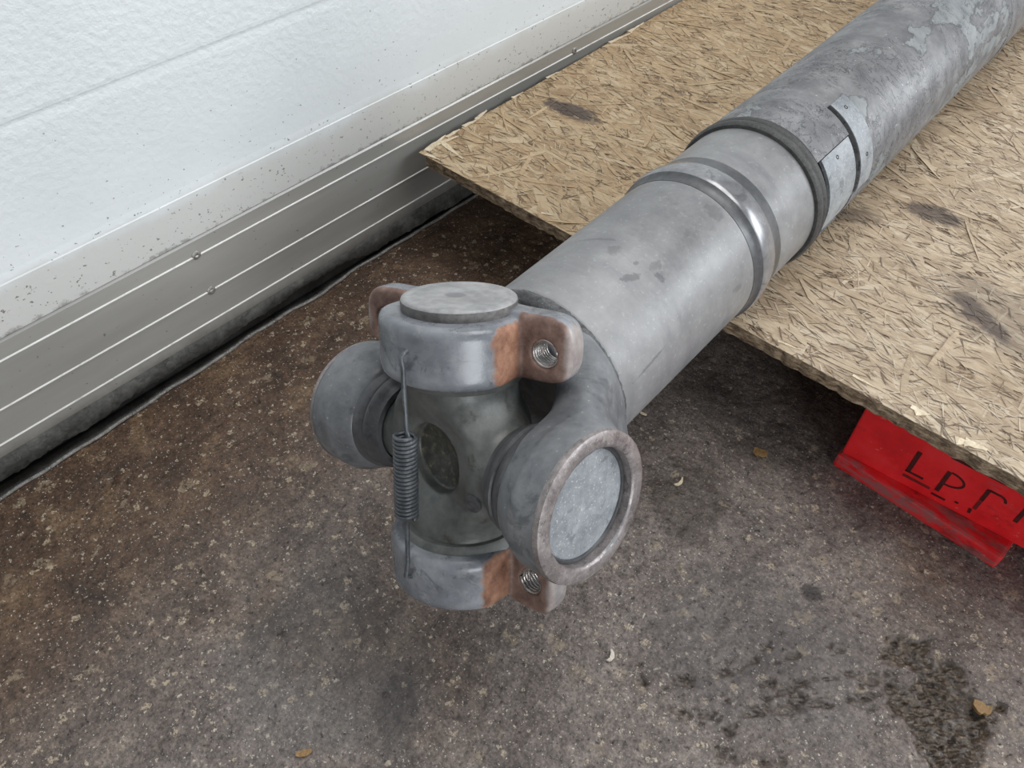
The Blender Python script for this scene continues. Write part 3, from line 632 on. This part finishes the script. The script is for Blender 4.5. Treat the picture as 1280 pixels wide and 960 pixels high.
# ------------------------------------------------------------------ red pallet below the sheet
def build_pallet():
    root = bpy.data.objects.new('pallet', None); COL.objects.link(root); root.location = (0.02, 1.1, 0)
    tag(root, 'red painted wooden pallet with stencilled letters under the strand board', 'pallet')
    inv = Matrix.Translation((-0.02, -1.1, 0))
    def part(name, lo, hi, mat, rot=0.0, piv=None, bev=0.003, parent=root):
        me = box(name, lo, hi, bev); piv = piv or lo
        me.transform(Matrix.Translation(Vector(piv)) @ Matrix.Rotation(rot, 4, 'Z') @ Matrix.Translation(-Vector(piv)))
        me.transform(inv); return link(name, me, parent, mat)
    bt = 0.0235
    A1 = -0.049
    part('bottom_board', (-0.086, 0.695, 0.0), (0.120, 1.85, bt), M['redworn'], A1, (-0.086, 0.695, 0), 0.004)
    rb = 0.062; pv = (-0.083, 0.7005, bt)
    blk = part('block', (-0.083, 0.7005, bt), (0.30, 0.80, 0.1145), M['red'], rb, pv, 0.0025)
    part('block', (-0.05, 1.22, bt), (0.15, 1.34, 0.1145), M['red'], 0, None, 0.0025)
    part('block', (-0.05, 1.70, bt), (0.15, 1.82, 0.1145), M['red'], 0, None, 0.0025)
    part('bottom_board', (0.205, 0.72, 0.0), (0.30, 1.85, bt), M['redworn'])
    part('bottom_board', (-0.66, 1.28, 0.0), (-0.53, 1.9, bt), M['redworn'])
    part('block', (-0.66, 1.30, bt), (-0.53, 1.42, 0.1145), M['red'])
    part('block', (-0.66, 1.75, bt), (-0.53, 1.87, 0.1145), M['red'])
    for y in (0.735, 1.00, 1.27, 1.54, 1.78):
        part('deck_board', (-0.70 if y > 1.2 else -0.10, y, 0.1147), (0.33, y + 0.10, 0.1358), M['red'], 0.0, None, 0.002)
    # stencil lettering on the front of the block: strokes lie 0.3 mm proud of the paint
    R = Matrix.Translation(Vector(pv)) @ Matrix.Rotation(rb, 4, 'Z')
    def stroke(name, poly, mat):
        P = [R @ Vector((x + 0.083, -0.0004, z - bt)) for x, z in poly]; Q = [R @ Vector((x + 0.083, 0.0006, z - bt)) for x, z in poly]; n = len(P)
        fs = [tuple(range(n)), tuple(range(2 * n - 1, n - 1, -1))] + [(j, j + n, (j + 1) % n + n, (j + 1) % n) for j in range(n)]
        me = fix_normals(pydata(name, P + Q, fs, False)); me.transform(inv); link(name, me, blk, mat)
    def bar(x0, z0, x1, z1, w):
        d = Vector((x1 - x0, z1 - z0)); nrm = Vector((-d.y, d.x)).normalized() * w / 2
        return [(x0 + nrm.x, z0 + nrm.y), (x1 + nrm.x, z1 + nrm.y), (x1 - nrm.x, z1 - nrm.y), (x0 - nrm.x, z0 - nrm.y)]
    def arc(cx, cz, rx, rz, a0, a1, w, n=12):
        o = []; i = []
        for k in range(n + 1):
            a = a0 + (a1 - a0) * k / n; o.append((cx + (rx) * math.cos(a), cz + rz * math.sin(a))); i.append((cx + (rx - w) * math.cos(a), cz + (rz - w) * math.sin(a)))
        return o + i[::-1]
    stroke('letter_stroke', bar(-0.0095, 0.0865, -0.0095, 0.0480, 0.0052), M['stencil'])
    stroke('letter_stroke', bar(-0.0120, 0.0490, 0.0085, 0.0490, 0.0034), M['stencil'])
    stroke('letter_stroke', bar(0.0270, 0.0800, 0.0270, 0.0420, 0.0050), M['stencil'])
    stroke('letter_stroke', arc(0.0290, 0.0690, 0.019, 0.0125, -math.pi / 2, math.pi / 2, 0.0028), M['stencil'])
    stroke('letter_stroke', bar(0.0690, 0.0830, 0.0690, 0.0610, 0.0044), M['stencil'])
    stroke('letter_stroke', bar(0.0690, 0.0822, 0.0810, 0.0822, 0.0030), M['stencil'])
    stroke('letter_stroke', arc(0.0805, 0.0740, 0.010, 0.0098, 0.1, math.pi / 2, 0.0028), M['stencil'])
    stroke('letter_stroke', bar(0.0690, 0.0600, 0.0690, 0.0440, 0.0040), M['smudge'])
    stroke('letter_stroke', bar(0.1080, 0.0820, 0.1080, 0.0560, 0.0046), M['stencil'])
    stroke('stencil_mark', bar(-0.012, 0.0400, 0.0200, 0.0400, 0.0042), M['smudge'])
    stroke('stencil_mark', bar(0.0240, 0.0345, 0.0400, 0.0345, 0.0034), M['stencil'])
    stroke('stencil_mark', bar(0.0490, 0.0400, 0.0530, 0.0400, 0.0030), M['stencil'])
    stroke('stencil_mark', bar(0.0660, 0.0420, 0.0670, 0.0340, 0.0034), M['stencil'])
    stroke('stencil_mark', bar(0.0200, 0.1020, 0.0880, 0.1020, 0.0040), M['stencil'])
build_pallet()

# ------------------------------------------------------------------ drive shaft
K = 0.99                                     # overall size of the shaft
AL, BE = 0.3233, 0.36                        # roll of the yoke, swing of the cross
S_ = Vector((-0.0206, 1.0, 0.0084)).normalized()
A0 = S_.cross(Vector((0, 0, 1))).normalized(); Z0 = A0.cross(S_)
CAMP = Vector((0, 0, CAM_H))
Cj = CAMP + (Vector((-0.3153, 0.2777, 0.2415)) - CAMP) * K
BASE_S, BASE_Z = 0.50, 0.098
root = bpy.data.objects.new('drive_shaft', None); COL.objects.link(root)
tag(root, 'grey steel drive shaft with open universal joint lying on the strand board', 'drive shaft')
RM = Matrix((A0, S_, Z0)).transposed().to_4x4()
root.matrix_world = Matrix.Translation(Cj + (S_ * BASE_S - Z0 * BASE_Z) * K) @ RM
J = Matrix.Translation(Vector((0, -BASE_S, BASE_Z)) * K)     # joint centre in the shaft's own frame
ROLL = Matrix.Rotation(-AL, 4, 'Y')                           # maps x -> A, z -> B
SWING = Matrix.Rotation(-BE, 4, 'X')                          # tips the cross towards the tube
CROSS = J @ ROLL @ SWING

def add(name, me, mat, mw=J, parent=root, k=K):
    if k != 1: me.transform(Matrix.Scale(k, 4))
    return link(name, me, parent, mat, mw)

# --- tubes
tube_prof = [(0.120, 0.084), (0.1235, 0.0895), (0.128, 0.0912), (0.350, 0.0915), (0.356, 0.0912), (0.360, 0.0916), (0.364, 0.0930), (0.3676, 0.0925), (0.397, 0.0905), (0.505, 0.0905)]
add('tube', lathe('tube', tube_prof, 128), M['tube'])
add('bead', lathe('bead', [(0.3668, 0.088), (0.3672, 0.0950), (0.3695, 0.0961), (0.3725, 0.0968), (0.379, 0.0970), (0.388, 0.0960), (0.3945, 0.0945), (0.3968, 0.0935), (0.397, 0.088)], 128), M['bead'])
add('bare_shade_band', lathe('bare_shade_band', [(0.3968, 0.088), (0.3968, 0.0935), (0.4135, 0.0914), (0.4150, 0.088)], 128), M['dark_band'])
add('bare_shade_band', lathe('bare_shade_band', [(0.3545, 0.088), (0.3552, 0.0917), (0.360, 0.0921), (0.364, 0.0936), (0.3676, 0.0958), (0.368, 0.088)], 128), M['dark_band'])  # this ring's dark colour paints the shadow in the groove before the bead
wb = [(0.1105 + 0.0190 * i / 8, 0.0868 + 0.0056 * math.sin(math.pi * i / 8)) for i in range(9)]
add('weld_bead', lathe('weld_bead', wb, 160, jitter=0.0005, sharp=False), M['weld'])
sr = [(0.494, 0.088), (0.4945, 0.0945), (0.497, 0.0965), (0.501, 0.0972), (0.5045, 0.0962), (0.5065, 0.0945), (0.5085, 0.0958), (0.512, 0.0968), (0.5155, 0.0955), (0.517, 0.0925), (0.517, 0.088)]
add('dust_seal', lathe('dust_seal', sr, 128), M['rubber'])
add('sleeve_liner', lathe('sleeve_liner', [(0.500, 0.0880), (0.66, 0.0880)], 96), M['dark'])
def curved_plate(name, s0, s1, a0, a1, r, th=0.004, ns=2):
    """piece of sleeve wall; angles from the top, positive to the right"""
    na = max(3, int(abs(a1 - a0) / 3)); v = []; f = []
    ss = np.linspace(s0, s1, ns + 1); aa = np.radians(np.linspace(a0, a1, na + 1))
    for rr in (r, r - th):
        for s in ss:
            for a in aa: v.append((math.sin(a) * rr, s, math.cos(a) * rr))
    w = na + 1; off = (ns + 1) * w
    for i in range(ns):
        for j in range(na):
            q = (i * w + j, i * w + j + 1, (i + 1) * w + j + 1, (i + 1) * w + j); f.append(q); f.append(tuple(off + x for x in q[::-1]))
    for j in range(na):
        f.append((j, j + 1, off + j + 1, off + j)); b = ns * w; f.append((b + j, off + b + j, off + b + j + 1, b + j + 1))
    for i in range(ns):
        f.append((i * w, off + i * w, off + (i + 1) * w, (i + 1) * w)); f.append((i * w + na, (i + 1) * w + na, off + (i + 1) * w + na, off + i * w + na))
    me = fix_normals(pydata(name, v, f)); me.set_sharp_from_angle(angle=math.radians(40)); return me
add('sleeve_cover', curved_plate('sleeve_cover', 0.517, 0.5965, -245, 43.5, 0.0950, 0.005), M['sleeve'])
add('cover_plate', curved_plate('cover_plate', 0.5285, 0.5965, 44.6, 114, 0.0928, 0.004), M['cup'])
add('sleeve_bridge', curved_plate('sleeve_bridge', 0.5967, 0.6058, -268, 18.5, 0.0942, 0.005), M['sleeve'])
add('sleeve', lathe('sleeve', [(0.606, 0.0885), (0.606, 0.0936), (0.6068, 0.0941), (1.14, 0.0941), (1.1415, 0.0955), (1.166, 0.0955), (1.1675, 0.0941), (1.50, 0.0941), (1.50, 0.06)], 144), M['sleeve'])
add('strap', curved_plate('strap', 0.6062, 0.640, 19, 91, 0.0947, 0.003), M['cup'])
add('far_flange', lathe('far_flange', [(1.44, 0.09), (1.44, 0.1045), (1.47, 0.1045), (1.47, 0.07), (1.52, 0.07), (1.52, 0.02)], 96), M['yoke'])
for s, a, r in ((0.6235, 27.5, 0.0947), (0.560, 51.0, 0.0928), (0.6235, 66, 0.0947)):
    t = math.radians(a)
    me = lathe('rivet_hole_dot', [(-0.001, 0.0026), (0.0003, 0.0026), (0.0003, 0.0018), (-0.0006, 0.0010)], 16, 'z')
    me.transform(Matrix.Translation((math.sin(t) * r, s, math.cos(t) * r)) @ Matrix.Rotation(t, 4, 'Y')); add('rivet_hole_dot', me, M['dark'])  # dark dots set slightly proud, coloured like shaded holes

# --- forged yoke (x = A axis, y = shaft, z = B axis)
def sd_yoke(x, y, z):
    ax = np.abs(x)
    rr = np.sqrt(y * y + z * z)
    boss = smax(rr - (0.0640 - 0.45 * np.clip(0.122 - ax, 0, 0.05)), np.abs(ax - 0.1245) - 0.0275, 0.006)
    t = np.clip(y / 0.118, -0.2, 1.1)
    ac = 0.122 - 0.060 * np.clip(t, 0, 1) ** 1.4; ht = 0.023 + 0.010 * t; hb = 0.050 + 0.012 * t
    arm = smax(smax(np.abs(ax - ac) - ht, np.abs(z) - hb, 0.028), smax(y - 0.116, -y - 0.0, 0.01), 0.012) * 0.9
    rc = np.sqrt(x * x + z * z)
    neck = smax(rc - (0.0865 - 0.10 * np.clip(0.112 - y, 0, 0.05)), np.abs(y - 0.104) - 0.0155, 0.006)
    d = smin(boss, arm, 0.02); d = smin(d, neck, 0.022)
    # keep the outside of the arms within the tube line and open the bores
    bore = smax(rr - 0.0500, 0.128 - ax, 0.002)
    inner = smax(rr - 0.043, 0.09 - ax, 0.002)
    d = smax(d, -bore, 0.002); return smax(d, -inner, 0.002)
ym = surface_nets('yoke', sd_yoke, (-0.156, -0.068, -0.092), (0.156, 0.124, 0.092), 0.0027)
add('yoke', ym, M['yoke'], J @ ROLL)
for sgn in (1, -1):
    mw = J @ ROLL @ (Matrix.Identity(4) if sgn > 0 else Matrix.Rotation(math.pi, 4, 'Z'))
    cup = add('bearing_cup', lathe('bearing_cup', [(0.100, 0.0425), (0.1415, 0.0470), (0.1428, 0.0462), (0.1432, 0.0445), (0.1428, 0.0425), (0.1434, 0.0400), (0.1437, 0.02), (0.1436, 0.0)], 72, 'x', False), M['cup'], mw)
    link('retaining_ring', scaled(lathe('retaining_ring', [(0.1425, 0.0462), (0.1442, 0.0468), (0.1446, 0.0482), (0.1440, 0.0502), (0.1425, 0.0505)], 72, 'x', False), K), cup, M['dark_band'])
    add('ear_rim', lathe('ear_rim', [(0.1420, 0.0498), (0.1512, 0.0499), (0.1528, 0.0512), (0.1534, 0.0530), (0.1532, 0.0608), (0.1518, 0.0636), (0.1490, 0.0646), (0.1465, 0.0642)], 96, 'x', False), M['rim'], mw)
    add('trunnion_seal', lathe('trunnion_seal', [(0.070, 0.038), (0.071, 0.0425), (0.078, 0.0450), (0.080, 0.0475), (0.085, 0.0490), (0.0870, 0.0465), (0.089, 0.0490), (0.096, 0.0515), (0.099, 0.0515), (0.1, 0.04)], 72, 'x', False), M['dark_band'], mw)

# --- cross
def sd_cross(x, y, z):
    ra = np.sqrt(y * y + z * z); rb = np.sqrt(x * x + y * y)
    ta = smax(ra - (0.0365 + 0.05 * np.clip(0.07 - np.abs(x), 0, 0.04)), np.abs(x) - 0.082, 0.004)
    tb = smax(rb - (0.0470 + 0.09 * np.clip(np.abs(z) - 0.035, 0, 0.05)), np.abs(z) - 0.080, 0.006)
    q = np.sqrt(np.maximum(np.abs(x) - 0.030, 0) ** 2 + np.maximum(np.abs(y) - 0.018, 0) ** 2 + np.maximum(np.abs(z) - 0.032, 0) ** 2) - 0.026
    d = smin(ta, tb, 0.025); d = smin(d, q, 0.016)
    rf = np.sqrt(x * x + z * z)
    dish = smax(rf - 0.0325, 0.0150 + 0.22 * rf - np.abs(y), 0.0015)
    flat = np.abs(y) - (0.0335 + 0.45 * np.clip(np.abs(z) - 0.032, 0, 0.05) + 0.2 * np.clip(np.abs(x) - 0.03, 0, 0.05))
    d = smax(d, flat, 0.006)
    return smax(d, -dish, 0.003)
cm = surface_nets('spider', sd_cross, (-0.085, -0.07, -0.083), (0.085, 0.07, 0.083), 0.0023)
spider = add('spider', cm, M['spider'], CROSS)
plug = lathe('grease_plug', [(0, 0.0085), (0.002, 0.0082), (0.0026, 0.006), (0.0018, 0.004), (0.0018, 0.0002)], 20, 'z')
for i in range(400):                                  # seat the plug on the casting's surface
    n_ = 0.07 - 0.0002 * i; pp = np.array([[0.058 + (n_ - 0.04) * 1.23, -n_, -0.0185 + (n_ - 0.04) * 0.78]])
    if sd_cross(pp[:, 0], pp[:, 1], pp[:, 2])[0] < 0.0005: break
ev = lambda q: sd_cross(q[:, 0], q[:, 1], q[:, 2])[0]
gr = Vector([ev(pp + 1e-4 * np.eye(3)[i]) - ev(pp - 1e-4 * np.eye(3)[i]) for i in range(3)]).normalized()
plug.transform(Matrix.Translation(pp[0]) @ gr.to_track_quat('Z', 'Y').to_matrix().to_4x4())
add('grease_plug', plug, M['dark_band'], Matrix.Identity(4), spider)

# --- wing bearings (x = along the wings, -y = bolting side, z = outward)
def sd_wing(x, y, z):
    ax = np.abs(x); n = -y
    rr = np.sqrt(x * x + y * y)
    body = np.minimum(rr - 0.0680, smax(ax - 0.0620, n - 0.0325, 0.003)); body = smax(body, ax - 0.0620, 0.003)
    body = smax(body, -n - 0.040, 0.006)
    body = smax(body, np.abs(z - 0.1045) - 0.0265, 0.010)
    # wings
    zr = z - 0.1045; zw = z - 0.1075
    wing = smax(np.abs(y - 0.0125) - 0.0125, np.abs(zw) - 0.0290, 0.006)
    endr = np.sqrt(np.maximum(ax - 0.080, 0) ** 2 + zw ** 2) - 0.032
    wing = smax(smax(wing, ax - 0.1085, 0.006), endr, 0.008)
    d = smin(body, wing, 0.003)
    hole = np.sqrt((ax - 0.0835) ** 2 + zr ** 2) - 0.0125
    bore = smax(rr - 0.0495, 0.084 - z, 0.002)
    d = smax(d, -hole, 0.0015)
    return smax(d, -smax(rr - 0.046, z - 0.095, 0.002), 0.002)
wm = scaled(surface_nets('wing_bearing', sd_wing, (-0.112, -0.074, 0.074), (0.112, 0.042, 0.139), 0.0020), K)
capm = scaled(lathe('end_cap', [(0.1385, 0.0492), (0.1398, 0.0488), (0.1412, 0.0470), (0.1413, 0.0425), (0.1409, 0.0412), (0.1412, 0.0400), (0.1414, 0.0140), (0.1405, 0.0120), (0.1406, 0.0)], 72, 'z', False), K)
cwm = scaled(lathe('cap_wall', [(0.122, 0.0492), (0.1372, 0.0496), (0.1388, 0.0492), (0.1392, 0.0480)], 72, 'z', False), K)
collm = scaled(lathe('bearing_seal', [(0.070, 0.046), (0.071, 0.0535), (0.074, 0.0560), (0.078, 0.0570), (0.0800, 0.0590), (0.083, 0.0595)], 72, 'z', False), K)
def thread_mesh():
    pts = []
    for i in range(0, 7 * 20 + 1):
        a = 2 * math.pi * i / 20; pts.append((0.0117 * math.cos(a), 0.0015 + 0.0225 * i / 140, 0.0117 * math.sin(a)))
    return scaled(tube_path('thread', pts, 0.00165, 6), K)
thm = thread_mesh()
ROTT = Matrix.Rotation(0.1986, 4, 'Z'); ROTB = Matrix.Rotation(0.0297, 4, 'Z')
for mw in (CROSS @ ROTT, CROSS @ ROTB @ Matrix.Rotation(math.pi, 4, 'Y')):
    w = add('wing_bearing', wm, M['wing'], mw, root, 1)
    link('end_cap', capm, w, M['cap']); link('cap_wall', cwm, w, M['capwall']); link('bearing_seal', collm, w, M['spider'])
    for sx in (-0.0835, 0.0835):
        link('thread', thm, w, M['thread'], Matrix.Translation(Vector((sx, 0, 0.1045)) * K))

# --- transport spring hooked between the two wing bearings (cross frame, -y towards the viewer)
def build_spring():
    p1 = Vector((0.0125, -0.0705, 0.1085)); p2 = Vector((0.0045, -0.0710, -0.1000))
    d = (p2 - p1); L = d.length; d.normalize()
    t0, t1 = 0.335, 0.705
    u = Vector((1, 0, 0)); u = (u - d * u.dot(d)).normalized(); w = d.cross(u)
    pts = []; turns = 21; R = 0.0088
    for i in range(turns * 18 + 1):
        a = 2 * math.pi * i / 18; q = p1 + d * (L * (t0 + (t1 - t0) * i / (turns * 18)))
        pts.append(q + u * (R * math.cos(a)) + w * (R * math.sin(a)))
    sp = add('retaining_spring', tube_path('retaining_spring', pts, 0.00185, 7), M['spring'], CROSS)
    a = p1 + d * (L * t0); b = p1 + d * (L * t1)
    hk = [p1 + Vector((0, 0.012, 0.002)), p1 + Vector((0, 0.003, 0.002)), p1 + Vector((0, -0.0025, -0.001)), p1 + d * 0.012, p1 + d * 0.03, a - d * 0.006 + u * 0.002, a + u * 0.004, a + d * 0.004 + u * R]
    add('hook', tube_path('hook', hk, 0.0021, 8), M['spring'], Matrix.Identity(4), sp)
    hk = [b - d * 0.004 + u * R, b + u * 0.003, b + d * 0.008, p2 - d * 0.014, p2 + Vector((0, -0.0025, 0.0)), p2 + Vector((0, 0.003, -0.003)), p2 + Vector((0, 0.012, -0.003))]
    add('hook', tube_path('hook', hk, 0.0021, 8), M['spring'], Matrix.Identity(4), sp)
build_spring()

# ------------------------------------------------------------------ crumbs on the floor
def chip(name, x, y, L, W, a, mat, label, cat, curl=0.003, h=0.0025):
    n = 6; P = []
    for i in range(n + 1):
        t = i / n; u = (t - 0.5) * L; w = W * (0.35 + 0.65 * math.sin(math.pi * (0.12 + 0.76 * t))) * (0.75 + 0.5 * rng.random()); bend = curl * (2 * t - 1) ** 2
        for s in (-1, 1): P.append((u + (rng.random() - 0.5) * L * 0.04, s * w / 2 + bend, 0.0002 + h + bend * 0.4 + (0.0006 * rng.random())))
    Q = [(p[0], p[1], p[2] - h) for p in P]; m = len(P); fs = []
    for i in range(n):
        b = 2 * i; fs += [(b, b + 2, b + 3, b + 1), (m + b, m + b + 1, m + b + 3, m + b + 2), (b, m + b, m + b + 2, b + 2), (b + 1, b + 3, m + b + 3, m + b + 1)]
    fs += [(0, 1, m + 1, m), (m - 2, 2 * m - 2, 2 * m - 1, m - 1)]
    o = link(name, fix_normals(pydata(name, P + Q, fs, False)), None, mat, Matrix.Translation((x, y, 0.0004)) @ Matrix.Rotation(a, 4, 'Z'))
    tag(o, label, cat, 'crumbs on the concrete floor'); return o
chip('wood_chip', -0.1393, 0.3084, 0.013, 0.0045, 1.9, M['chip'], 'small white chip on the concrete in front of the joint', 'chip')
chip('wood_chip', -0.2112, 0.5402, 0.016, 0.0035, 1.5, M['splinter'], 'thin pale splinter on the floor between shaft and red pallet', 'chip')
chip('wood_chip', -0.312, 0.5995, 0.011, 0.0025, 0.1, M['splinter'], 'tiny pale splinter on the dark floor close beside the tube', 'chip', 0.001)
chip('wood_chip', -0.162, 0.6488, 0.017, 0.013, 0.4, M['rustcrumb'], 'tan flake on the dark floor near the red pallet corner', 'flake', 0.001, 0.0015)
chip('rust_flake', 0.1676, 0.5172, 0.017, 0.011, 0.2, M['rustcrumb'], 'orange brown flake in the broken hollow of the floor', 'flake', 0.002, 0.004)
chip('wood_chip', -0.302, 0.030, 0.015, 0.006, 1.0, M['rustcrumb'], 'ochre sliver on the floor at the bottom edge of the picture', 'chip', 0.001, 0.002)
